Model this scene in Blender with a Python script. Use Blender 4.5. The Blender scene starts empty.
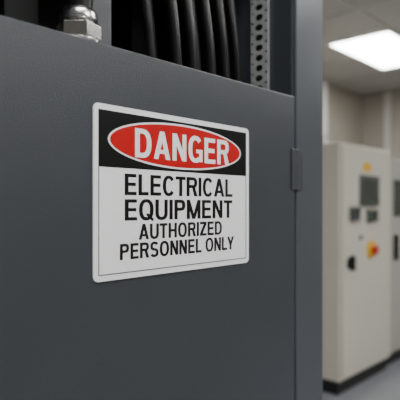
import bpy, bmesh, math
from mathutils import Vector, Matrix

scene = bpy.context.scene
COL = scene.collection

# ------------------------------------------------------------------ materials
def mat(name, color, rough=0.5, metal=0.0, noise=None, bump=None, emit=None, spec=0.5, coat=0.0, rough_noise=None):
    m = bpy.data.materials.new(name); m.use_nodes = True
    nt = m.node_tree; b = nt.nodes['Principled BSDF']
    b.inputs['Base Color'].default_value = (*color, 1)
    b.inputs['Roughness'].default_value = rough
    b.inputs['Metallic'].default_value = metal
    b.inputs['Specular IOR Level'].default_value = spec
    b.inputs['Coat Weight'].default_value = coat
    b.inputs['Coat Roughness'].default_value = .12
    tc = nt.nodes.new('ShaderNodeTexCoord')
    if noise:
        sc, amt = noise
        n = nt.nodes.new('ShaderNodeTexNoise'); n.inputs['Scale'].default_value = sc
        n.inputs['Detail'].default_value = 4
        nt.links.new(tc.outputs['Object'], n.inputs['Vector'])
        r = nt.nodes.new('ShaderNodeValToRGB')
        r.color_ramp.elements[0].color = (*[c*(1-amt) for c in color], 1)
        r.color_ramp.elements[1].color = (*[min(1, c*(1+amt)) for c in color], 1)
        r.color_ramp.elements[0].position = .3; r.color_ramp.elements[1].position = .7
        nt.links.new(n.outputs['Fac'], r.inputs['Fac'])
        nt.links.new(r.outputs['Color'], b.inputs['Base Color'])
    if bump:
        sc, st, dist = bump
        n = nt.nodes.new('ShaderNodeTexNoise'); n.inputs['Scale'].default_value = sc
        n.inputs['Detail'].default_value = 2
        nt.links.new(tc.outputs['Object'], n.inputs['Vector'])
        bp = nt.nodes.new('ShaderNodeBump'); bp.inputs['Strength'].default_value = st
        bp.inputs['Distance'].default_value = dist
        nt.links.new(n.outputs['Fac'], bp.inputs['Height'])
        nt.links.new(bp.outputs['Normal'], b.inputs['Normal'])
    if emit:
        b.inputs['Emission Color'].default_value = (*emit[0], 1)
        b.inputs['Emission Strength'].default_value = emit[1]
    return m

M_door = mat('powder_coat_slate', (0.041, 0.047, 0.056), .30, noise=(6, .05), bump=(480, .8, .0008))
M_frame = mat('powder_coat_frame', (0.062, 0.071, 0.083), .32, noise=(6, .04), bump=(420, .2, .0004))
M_inner = mat('cabinet_inner_grey', (0.022, 0.024, 0.027), .55, noise=(5, .08))
M_zinc = mat('zinc_steel', (0.43, 0.44, 0.45), .38, .35, noise=(40, .12))
M_chrome = mat('nickel_brass', (0.60, 0.60, 0.59), .22, 1.0, noise=(60, .08))
M_rubber = mat('black_cable_jacket', (0.004, 0.004, 0.005), .32, noise=(30, .2), spec=.35)
M_rubber2 = mat('dark_grey_jacket', (0.010, 0.010, 0.012), .38, noise=(30, .2), spec=.4)
M_signw = mat('sign_white', (0.90, 0.91, 0.93), .3, noise=(3, .01), coat=.3)
M_signk = mat('sign_black', (0.003, 0.003, 0.004), .35, noise=(3, .05), spec=.3)
M_signr = mat('sign_red', (0.50, 0.004, 0.007), .36, noise=(3, .02), spec=.3)
M_ivory = mat('control_cabinet_paint', (0.68, 0.65, 0.565), .45, noise=(2, .02))
M_grey = mat('control_cabinet_grey', (0.46, 0.45, 0.42), .5, noise=(2, .02))
M_plinth = mat('plinth_black', (0.010, 0.010, 0.012), .5, noise=(5, .1))
M_wall = mat('wall_paint_beige', (0.41, 0.38, 0.325), .8, noise=(1.5, .03), bump=(80, .1, .001))
M_floor = mat('epoxy_floor', (0.30, 0.32, 0.35), .22, noise=(3, .06))
M_trim = mat('vinyl_baseboard', (0.08, 0.08, 0.085), .5, noise=(5, .05))
M_screen = mat('hmi_screen', (0.03, 0.045, 0.04), .2, noise=(9, .3))
M_bezel = mat('hmi_bezel', (0.085, 0.092, 0.092), .45, noise=(9, .05))
M_yellow = mat('warning_yellow', (0.85, 0.48, 0.015), .45, noise=(9, .03))
M_red = mat('estop_red', (0.60, 0.012, 0.01), .35, noise=(9, .03))
M_pipe = mat('conduit_paint', (0.62, 0.61, 0.58), .4, noise=(8, .04))
M_lightframe = mat('light_trim_white', (0.8, 0.8, 0.8), .5, noise=(8, .02))
M_diff = mat('light_diffuser', (0.9, 0.9, 0.9), .5, emit=((1.0, 0.985, 0.965), 19.0))
M_tbar = mat('ceiling_tbar', (0.55, 0.54, 0.51), .5, noise=(8, .02))
M_tile = mat('ceiling_tile', (0.47, 0.46, 0.435), .85, noise=(45, .08), bump=(120, .3, .002))

# ------------------------------------------------------------------ helpers
def new_obj(name, bm, m, parent=None, smooth=False, bevel=None, bseg=3):
    me = bpy.data.meshes.new(name)
    bmesh.ops.recalc_face_normals(bm, faces=bm.faces)
    bm.to_mesh(me); bm.free()
    me.materials.append(m)
    if smooth:
        for p in me.polygons: p.use_smooth = True
    o = bpy.data.objects.new(name, me); COL.objects.link(o)
    if bevel:
        b = o.modifiers.new('Bevel', 'BEVEL'); b.width = bevel; b.segments = bseg
        b.limit_method = 'ANGLE'; b.angle_limit = math.radians(40)
        for p in me.polygons: p.use_smooth = True
        w = o.modifiers.new('WN', 'WEIGHTED_NORMAL'); w.keep_sharp = True
    if parent: o.parent = parent
    return o

def empty(name, loc=(0, 0, 0)):
    e = bpy.data.objects.new(name, None); e.empty_display_size = .1
    COL.objects.link(e); return e

def add_box(bm, x0, x1, y0, y1, z0, z1):
    v = [bm.verts.new(p) for p in [(x0,y0,z0),(x1,y0,z0),(x1,y1,z0),(x0,y1,z0),(x0,y0,z1),(x1,y0,z1),(x1,y1,z1),(x0,y1,z1)]]
    for f in [(0,3,2,1),(4,5,6,7),(0,1,5,4),(1,2,6,5),(2,3,7,6),(3,0,4,7)]:
        bm.faces.new([v[i] for i in f])

def box(name, x0, x1, y0, y1, z0, z1, m, parent=None, bevel=None):
    bm = bmesh.new(); add_box(bm, x0, x1, y0, y1, z0, z1)
    return new_obj(name, bm, m, parent, bevel=bevel)

def boxes(name, lst, m, parent=None, bevel=None):
    bm = bmesh.new()
    for b in lst: add_box(bm, *b)
    return new_obj(name, bm, m, parent, bevel=bevel)

def lathe(name, prof, center, m, parent=None, axis='Z', seg=40, smooth=True):
    """prof: list (radius, height)"""
    bm = bmesh.new(); rings = []
    for r, h in prof:
        ring = []
        for i in range(seg):
            a = 2*math.pi*i/seg
            p = Vector((r*math.cos(a), r*math.sin(a), h))
            if axis == '-Y': p = Vector((p.x, -p.z, p.y))
            ring.append(bm.verts.new(p + Vector(center)))
        rings.append(ring)
    for a, b in zip(rings, rings[1:]):
        for i in range(seg):
            bm.faces.new([a[i], a[(i+1) % seg], b[(i+1) % seg], b[i]])
    bm.faces.new(rings[0]); bm.faces.new(rings[-1])
    o = new_obj(name, bm, m, parent, smooth=smooth)
    if smooth:
        e = o.modifiers.new('ES', 'EDGE_SPLIT'); e.split_angle = math.radians(35)
    return o

# ------------------------------------------------------------------ room
XL, XR, YF, YB, H = -3.0, 6.75, -3.4, 2.61, 2.90
box('floor', XL, XR, YF, YB, -.1, 0, M_floor)
box('wall_back', XL-.1, XR+.1, YB, YB+.1, 0, H, M_wall)
box('wall_front', XL-.1, XR+.1, YF-.1, YF, 0, H, M_wall)
box('wall_left', XL-.1, XL, YF, YB, 0, H, M_wall)
box('wall_right', XR, XR+.1, YF, YB, 0, H, M_wall)
box('baseboard_back', XL, XR, YB-.012, YB, 0, .1, M_trim)
box('baseboard_right', XR-.012, XR, YF, YB-.012, 0, .1, M_trim)

# suspended ceiling : tile slab + T-bar grid
box('ceiling', XL, XR, YF, YB, H, H+.08, M_tile)
tb = []
gx0, gy0 = 4.37, 1.22
x = gx0 - 1.21*6
while x < XR:
    if x > XL: tb.append((x-.012, x+.012, YF, YB, H-.008, H-.0005))
    x += .605
y = gy0 - .605*7
while y < YB:
    if y > YF: tb.append((XL, XR, y-.012, y+.012, H-.010, H-.0025))
    y += .605
boxes('ceiling_grid', tb, M_tbar)

def light_panel(x0, y0):
    e = empty('ceiling_light_panel')
    x1, y1 = x0+1.21, y0+.605
    boxes('trim_frame', [(x0, x1, y0, y0+.025, H-.016, H-.011), (x0, x1, y1-.025, y1, H-.016, H-.011),
                   (x0, x0+.025, y0+.025, y1-.025, H-.016, H-.011), (x1-.025, x1, y0+.025, y1-.025, H-.016, H-.011)], M_lightframe, e)
    box('diffuser', x0+.025, x1-.025, y0+.025, y1-.025, H-.014, H-.011, M_diff, e)
light_panel(gx0, gy0)
light_panel(gx0, gy0-.605*4)
light_panel(gx0-1.21*2, gy0-.605*4)
light_panel(gx0-1.21*4, gy0-.605*4)
light_panel(gx0-1.21*5, gy0-.605*2)
light_panel(gx0-1.21*3, gy0-.605*6)

# ------------------------------------------------------------------ electrical cabinet
cab = empty('electrical_cabinet')
CX0, CX1, CY0, CY1 = -.06, 1.118, .022, .60
DX = .960
boxes('body_shell', [
    (CX0, .03, CY0, CY1, .08, 2.1),
    (1.0, CX1, CY0, CY1, .08, 2.1),
    (.03, 1.0, CY1-.02, CY1, .08, 2.1),
    (.03, 1.0, CY0, CY1-.02, 2.02, 2.1),
    (.03, 1.0, CY0+.06, CY1-.02, .08, .12)], M_frame, cab, bevel=.004)
box('plinth', CX0+.02, CX1-.02, CY0+.03, CY1-.02, 0, .08, M_plinth, cab)
box('mounting_plate', .06, .97, .50, .515, .2, 2.0, M_inner, cab)
box('jamb_liner', .992, .9995, .03, .50, .12, 2.0, M_door, cab)
# deep pan-type door with return flange
boxes('door_panel', [(0.0, DX, 0, .072, .10, 1.632)], M_door, cab, bevel=.0035)
# hinges
def hinge(zc):
    hgt = .086
    lathe('hinge_knuckle', [(.004, -hgt/2-.004), (.0078, -hgt/2), (.0078, -.001), (.0068, 0), (.0078, .001), (.0078, hgt/2), (.004, hgt/2+.004)],
          (DX+.013, .006, zc), M_door, cab, seg=24)
    boxes('hinge_leaf', [(DX-.016, DX+.013, -.0028, .0, zc-hgt/2, zc+hgt/2), (DX+.013, 1.022, .0185, .022, zc-hgt/2, zc+hgt/2)], M_door, cab, bevel=.001)
hinge(1.476); hinge(.35)

# perforated mounting rail with real holes (faces -x)
def perforated(name, xp, y0, y1, z0, z1, cell, m, parent):
    bm = bmesh.new(); n = 16
    nz = int((z1-z0)/cell)
    th = .002
    for k in range(nz):
        zc = z0 + cell*(k+.5); yc = (y0+y1)/2
        hw, hh = (y1-y0)/2, cell/2
        inn, out, inb = [], [], []
        for i in range(n):
            a = 2*math.pi*i/n + math.pi/n
            c, s = math.cos(a), math.sin(a)
            mx = max(abs(c), abs(s))
            out.append(bm.verts.new((xp, yc+hw*c/mx, zc+hh*s/mx)))
            inn.append(bm.verts.new((xp, yc+.0105*c, zc+.0075*s)))
            inb.append(bm.verts.new((xp+th, yc+.0105*c, zc+.0075*s)))
        for i in range(n):
            j = (i+1) % n
            bm.faces.new([out[i], out[j], inn[j], inn[i]])
            bm.faces.new([inn[i], inn[j], inb[j], inb[i]])
    o = new_obj(name, bm, m, parent)
    return o
perforated('perforated_rail', .984, .090, .135, 1.0, 2.0, .0235, M_zinc, cab)
boxes('rail_lips', [(.984, .992, .0885, .0900, 1.0, 2.0), (.984, .992, .135, .1365, 1.0, 2.0)], M_zinc, cab)
# interior: back uprights / wire duct / din rails
boxes('wire_duct', [(.52, .60, .42, .50, .4, 1.98), (.86, .94, .42, .50, .4, 1.98)], M_inner, cab, bevel=.003)
boxes('din_rail', [(.1, .5, .485, .50, 1.75, 1.785), (.62, .84, .485, .50, 1.75, 1.785)], M_zinc, cab)
boxes('inner_upright', [(.505, .55, .10, .14, .2, 2.0)], M_door, cab, bevel=.003)

# ------------------------------------------------------------------ cables
def cable(name, pts, r, m, parent, cd=None):
    c = bpy.data.curves.new(name, 'CURVE'); c.dimensions = '3D'
    c.bevel_depth = r; c.bevel_resolution = 5; c.resolution_u = 12; c.use_fill_caps = True
    s = c.splines.new('BEZIER'); s.bezier_points.add(len(pts)-1)
    for p, bp in zip(pts, s.bezier_points):
        bp.co = p; bp.handle_left_type = bp.handle_right_type = 'AUTO'
    c.materials.append(m)
    tmp = bpy.data.objects.new(name, c); COL.objects.link(tmp)
    dg = bpy.context.evaluated_depsgraph_get()
    me = bpy.data.meshes.new_from_object(tmp.evaluated_get(dg))
    bpy.data.objects.remove(tmp)
    for p in me.polygons: p.use_smooth = True
    o = bpy.data.objects.new(name, me); COL.objects.link(o)
    o.parent = parent
    return o

bund = empty('power_cable_bundle')
specs = [(.700, .165, .0115), (.722, .120, .012), (.745, .150, .0115), (.766, .118, .012),
         (.792, .132, .011), (.815, .112, .0115), (.838, .145, .011), (.860, .112, .0115), (.888, .145, .011), (.910, .118, .011), (.937, .155, .0105)]
for i, (cx, cy, r) in enumerate(specs):
    w = .010*math.sin(i*2.1)
    cable('cable_%d' % (i+1), [(cx-.018+w, cy+.03, 2.015), (cx-.014, cy+.01, 1.85+w), (cx, cy, 1.68), (cx+.008, cy+.01, 1.50), (cx, cy+.05, 1.1), (cx, cy+.1, .6)],
          r, M_rubber if i % 4 else M_rubber2, bund)

gl = empty('cable_gland')
gx, gy, gz = .440, .036, 1.632
lathe('washer', [(.029, 0), (.0310, .001), (.0310, .004), (.029, .005)], (gx, gy, gz), M_chrome, gl)
def hexnut(name, R, h, c, m, parent):
    """six flat sides, chamfered top and bottom"""
    bm = bmesh.new(); rings = []
    for hh, k in [(0, .93), (.0022, 1.0), (h-.0022, 1.0), (h, .93)]:
        rings.append([bm.verts.new((c[0]+R*k*math.cos(math.pi/3*i+.28), c[1]+R*k*math.sin(math.pi/3*i+.28), c[2]+hh)) for i in range(6)])
    for a, b in zip(rings, rings[1:]):
        for i in range(6):
            bm.faces.new([a[i], a[(i+1) % 6], b[(i+1) % 6], b[i]])
    bm.faces.new(rings[0]); bm.faces.new(rings[-1])
    return new_obj(name, bm, m, parent, bevel=.0008)
hexnut('lock_nut', .0325, .024, (gx, gy, gz+.005), M_chrome, gl)
lathe('thread_collar', [(.0235, 0), (.0235, .005)], (gx, gy, gz+.029), M_chrome, gl)
lathe('dome_cap', [(.0255, 0), (.0272, .002), (.0272, .010), (.0250, .015), (.0215, .018)], (gx, gy, gz+.033), M_chrome, gl)
cable('fed_cable', [(gx, gy, gz+.03), (gx, gy+.001, gz+.12), (gx-.005, gy+.03, gz+.26), (gx-.01, gy+.06, 2.015)], .0200, M_rubber, gl)

# ------------------------------------------------------------------ danger sign
sign = empty('danger_sign')
SX0, SX1, SZ0, SZ1 = .438, .795, 1.291, 1.5445
SW, SH = SX1-SX0, SZ1-SZ0
def rrect_pts(x0, x1, z0, z1, r, n=8):
    pts = []
    for cx, cz, a0 in [(x1-r, z1-r, 0), (x0+r, z1-r, 90), (x0+r, z0+r, 180), (x1-r, z0+r, 270)]:
        for i in range(n+1):
            a = math.radians(a0+90*i/n); pts.append((cx+r*math.cos(a), cz+r*math.sin(a)))
    return pts
def slab(name, pts, yf, yb, m, parent):
    bm = bmesh.new()
    f = [bm.verts.new((x, yf, z)) for x, z in pts]; b = [bm.verts.new((x, yb, z)) for x, z in pts]
    bm.faces.new(f); bm.faces.new(b[::-1])
    for i in range(len(pts)):
        j = (i+1) % len(pts); bm.faces.new([f[i], b[i], b[j], f[j]])
    return new_obj(name, bm, m, parent)
slab('plate', rrect_pts(SX0, SX1, SZ0, SZ1, .009), -.0022, 0, M_signw, sign)
mg = .0085
ix0, ix1, iz0, iz1 = SX0+mg, SX1-mg, SZ0+mg, SZ1-mg
hz = SZ1 - .355*SH
slab('header_black', [(ix0, hz), (ix1, hz), (ix1, iz1), (ix0, iz1)], -.0025, -.0022, M_signk, sign)
lw = .0013
boxes('border_line', [(ix0, ix0+lw, -.0025, -.0022, iz0, hz), (ix1-lw, ix1, -.0025, -.0022, iz0, hz), (ix0, ix1, -.0025, -.0022, iz0, iz0+lw)], M_signk, sign)
def ell(cx, cz, a, b, n=96):
    return [(cx+a*math.cos(2*math.pi*i/n), cz+b*math.sin(2*math.pi*i/n)) for i in range(n)]
ecx, ecz = (SX0+SX1)/2, (hz+iz1)/2
slab('oval_white', ell(ecx, ecz, .1535, .0370), -.0028, -.0025, M_signw, sign)
slab('oval_red', ell(ecx, ecz, .1500, .0338), -.0031, -.0028, M_signr, sign)

# --- letter construction (grotesque sans drawn as polygons)
def glyph(ch, W, T):
    P = []
    Th = T*.80
    def rect(x0, y0, x1, y1): P.append([(x0, y0), (x1, y0), (x1, y1), (x0, y1)])
    def para(xa, ya, xb, yb, w): P.append([(xa, ya), (xa+w, ya), (xb+w, yb), (xb, yb)])
    def ring(cx, cy, rx, ry, a0, a1, n=28, e=2.35):
        def se(a, A, B):
            c, s = math.cos(a), math.sin(a)
            return (cx+A*math.copysign(abs(c)**(2/e), c), cy+B*math.copysign(abs(s)**(2/e), s))
        for i in range(n):
            t0 = math.radians(a0+(a1-a0)*i/n); t1 = math.radians(a0+(a1-a0)*(i+1)/n)
            P.append([se(t0, rx, ry), se(t1, rx, ry), se(t1, rx-T, ry-Th), se(t0, rx-T, ry-Th)])
    if ch in 'EL':
        rect(0, 0, T, 1); rect(T, 0, W, Th)
        if ch == 'E': rect(T, 1-Th, W*.98, 1); rect(T, .5-Th/2+.01, W*.93, .5+Th/2+.01)
    elif ch == 'I': rect(0, 0, T, 1)
    elif ch == 'H': rect(0, 0, T, 1); rect(W-T, 0, W, 1); rect(T, .5-Th/2, W-T, .5+Th/2)
    elif ch == 'T': rect(W/2-T/2, 0, W/2+T/2, 1-Th); rect(0, 1-Th, W, 1)
    elif ch == 'A':
        w = T*1.04; para(0, 0, W/2-w/2, 1, w); para(W-w, 0, W/2-w/2, 1, w)
        y = .20; xi = (W/2-w/2)*y
        rect(xi+w*.5, y, W-xi-w*.5, y+Th*.85)
    elif ch == 'N': rect(0, 0, T, 1); rect(W-T, 0, W, 1); w = T*1.08; para(W-w, 0, 0, 1, w)
    elif ch == 'M':
        rect(0, 0, T, 1); rect(W-T, 0, W, 1); w = T*1.0
        para(W/2-w/2, 0, 0, 1, w); para(W/2-w/2, 0, W-w, 1, w)
    elif ch == 'Z':
        rect(0, 0, W, Th); rect(0, 1-Th, W, 1); w = T*1.3; para(0, Th, W-w, 1-Th, w)
    elif ch == 'Y':
        w = T*1.1; para(W/2-w/2, .38, 0, 1, w); para(W/2-w/2, .38, W-w, 1, w); rect(W/2-T/2, 0, W/2+T/2, .42)
    elif ch == 'D':
        rx = min(W*.55, .5); rect(0, 0, T, 1); rect(T, 0, W-rx, Th); rect(T, 1-Th, W-rx, 1); ring(W-rx, .5, rx, .5, -90, 90)
    elif ch in 'PR':
        h = .57; rx = h*.5; rect(0, 0, T, 1); y0 = 1-h
        rect(T, y0, W-rx, y0+Th); rect(T, 1-Th, W-rx, 1); ring(W-rx, 1-h/2, rx, h/2, -90, 90)
        if ch == 'R':
            P.append([(W-T*1.02, 0), (W+.03, 0), (W*.62+T*.5, y0+Th*.6), (W*.62-T*.5, y0+Th*.6)])
    elif ch == 'O': ring(W/2, .5, W/2, .515, 0, 360, 60)
    elif ch == 'Q':
        ring(W/2, .5, W/2, .515, 0, 360, 60)
        P.append([(W*.48, .25), (W*.60, .35), (W*1.03, .04), (W*.91, -.07)])
    elif ch == 'C': ring(W/2, .5, W/2, .515, 36, 324, 50)
    elif ch == 'G':
        ring(W/2, .5, W/2, .515, 40, 312, 50)
        rect(W-T*.92, .03, W, .50); rect(W*.54, .50-Th*.85, W-T*.5, .50)
    elif ch == 'U':
        ry = .36; rect(0, ry, T, 1); rect(W-T, ry, W, 1); ring(W/2, ry, W/2, ry+.015, 180, 360)
    elif ch == 'S':
        h = .5+Th/2; ry = h/2
        ring(W/2, 1-ry+.01, W/2*.97, ry, 22, 270, 40); ring(W/2, ry-.01, W/2, ry, 90, -158, 40)
    return P
WID = dict(E=.64, L=.58, I=None, H=.72, T=.64, A=.80, N=.72, M=.90, Z=.64, Y=.76, D=.74, P=.68, R=.72, O=.80, Q=.80, C=.74, G=.78, U=.72, S=.70)
WID[' '] = .20
def text(name, s, x0, x1, z0, z1, T, gap, m, yf):
    h = z1-z0
    def wid(c): return T if c == 'I' else WID[c]
    ws = [wid(c) for c in s]
    gaps = []
    for a, b in zip(s, s[1:]):          # light optical kerning
        g = gap
        if a+b in ('LY', 'AU', 'TR', 'CT', 'RT', 'UT', 'CA', 'AL'): g -= .03
        if a+b == 'LY': g -= .06
        gaps.append(g)
    gaps.append(0)
    total = sum(ws)+sum(gaps)
    sx = (x1-x0)/total
    bm = bmesh.new(); cur = 0; k = 0
    for c, w, g in zip(s, ws, gaps):
        if c != ' ':
            for poly in glyph(c, w, T):
                k += 1
                vs = [bm.verts.new((x0+(cur+px)*sx, yf-(k % 7)*.00001, z0+py*h)) for px, py in poly]
                bm.faces.new(vs)
        cur += w+g
    return new_obj(name, bm, m, sign)
def V(v): return SZ1 - v*SH
text('text_danger', 'DANGER', .513, .734, V(.286), V(.112), .210, .110, M_signw, -.00335)
text('text_electrical', 'ELECTRICAL', .494, .746, V(.512), V(.386), .203, .095, M_signk, -.0024)
text('text_equipment', 'EQUIPMENT', .494, .745, V(.662), V(.536), .203, .095, M_signk, -.0024)
text('text_authorized', 'AUTHORIZED', .521, .716, V(.778), V(.684), .215, .095, M_signk, -.0024)
text('text_personnel_only', 'PERSONNEL ONLY', .485, .750, V(.890), V(.796), .215, .095, M_signk, -.0024)

# ------------------------------------------------------------------ control cabinets
cc = empty('control_cabinet')
A0, A1, F, Bk, TH = 3.505, 4.385, 1.217, 1.85, 1.86
box('housing', A0, A1, F+.02, Bk, .10, TH, M_ivory, cc, bevel=.006)
box('plinth', A0+.01, A1-.01, F+.04, Bk-.02, 0, .10, M_plinth, cc)
box('door_leaf', A0+.02, A1-.02, F, F+.022, .12, TH-.02, M_ivory, cc, bevel=.004)
box('hmi_bezel', 3.785, 4.11, F-.02, F+.002, 1.39, 1.63, M_bezel, cc, bevel=.004)
box('hmi_screen', 3.82, 4.075, F-.0225, F-.019, 1.42, 1.60, M_screen, cc)
box('warning_label', 3.85, 3.99, F-.003, F+.001, 1.665, 1.73, M_yellow, cc)
boxes('meter_case', [(3.62, 3.75, F-.03, F+.002, 1.28, 1.385), (3.90, 4.07, F-.03, F+.002, 1.265, 1.365)], M_bezel, cc, bevel=.004)
boxes('meter_face', [(3.635, 3.735, F-.032, F-.0295, 1.30, 1.37), (3.92, 4.05, F-.032, F-.0295, 1.28, 1.35)], M_screen, cc)
lathe('estop_collar', [(.072, 0), (.072, .012), (.066, .016)], (3.985, F+.001, 1.045), M_yellow, cc, axis='-Y')
lathe('estop_button', [(.022, 0), (.022, .016), (.038, .022), (.041, .032), (.034, .042), (.01, .046)], (3.985, F-.013, 1.045), M_red, cc, axis='-Y')
lathe('rotary_base', [(.046, 0), (.046, .012), (.040, .016)], (3.625, F+.001, .97), M_plinth, cc, axis='-Y')
box('rotary_grip', 3.610, 3.640, F-.045, F-.014, .915, 1.025, M_plinth, cc, bevel=.004)
lathe('pilot_lamp', [(.02, 0), (.02, .01), (.014, .016)], (3.80, F+.001, 1.15), M_bezel, cc, axis='-Y')

c2 = empty('control_cabinet')
B0, B1 = 4.405, 5.2
box('housing', B0, B1, F+.05, Bk, .10, 1.80, M_grey, c2, bevel=.006)
box('plinth', B0+.01, B1-.01, F+.07, Bk-.02, 0, .10, M_plinth, c2)
box('door_leaf', B0+.02, B1-.02, F+.03, F+.052, .12, 1.78, M_grey, c2, bevel=.004)
box('view_window', B0+.10, B1-.12, F+.022, F+.032, 1.30, 1.62, M_screen, c2, bevel=.003)
box('door_handle', B0+.10, B0+.14, F-.005, F+.032, .92, 1.14, M_plinth, c2, bevel=.005)

# conduit on back wall
cp = empty('conduit_pipe')
lathe('pipe', [(.045, 0), (.045, H-.02)], (5.60, YB-.07, .01), M_pipe, cp)
boxes('pipe_clamp', [(5.53, 5.67, YB-.12, YB-.002, 2.2, 2.23), (5.53, 5.67, YB-.12, YB-.002, 1.2, 1.23)], M_zinc, cp)
# trunking on right wall
box('cable_trunking', XR-.06, XR-.002, 2.20, 2.28, .12, H-.02, M_pipe, bevel=.004)

# ------------------------------------------------------------------ world + camera
w = bpy.data.worlds.new('World'); scene.world = w; w.use_nodes = True
w.node_tree.nodes['Background'].inputs[0].default_value = (.8, .85, .9, 1)
w.node_tree.nodes['Background'].inputs[1].default_value = .2

cd = bpy.data.cameras.new('Camera'); cam = bpy.data.objects.new('Camera', cd); COL.objects.link(cam)
cam.location = (0, -.609, 1.4)
th = math.atan2(483, 524)
fwd = Vector((math.cos(th), math.sin(th), 0))
cam.rotation_euler = fwd.to_track_quat('-Z', 'Y').to_euler()
cd.lens = 36*524/400; cd.sensor_width = 36
cd.shift_y = 5/400
cd.clip_start = .02
cd.dof.use_dof = True; cd.dof.focus_distance = .85; cd.dof.aperture_fstop = 3.8
scene.camera = cam
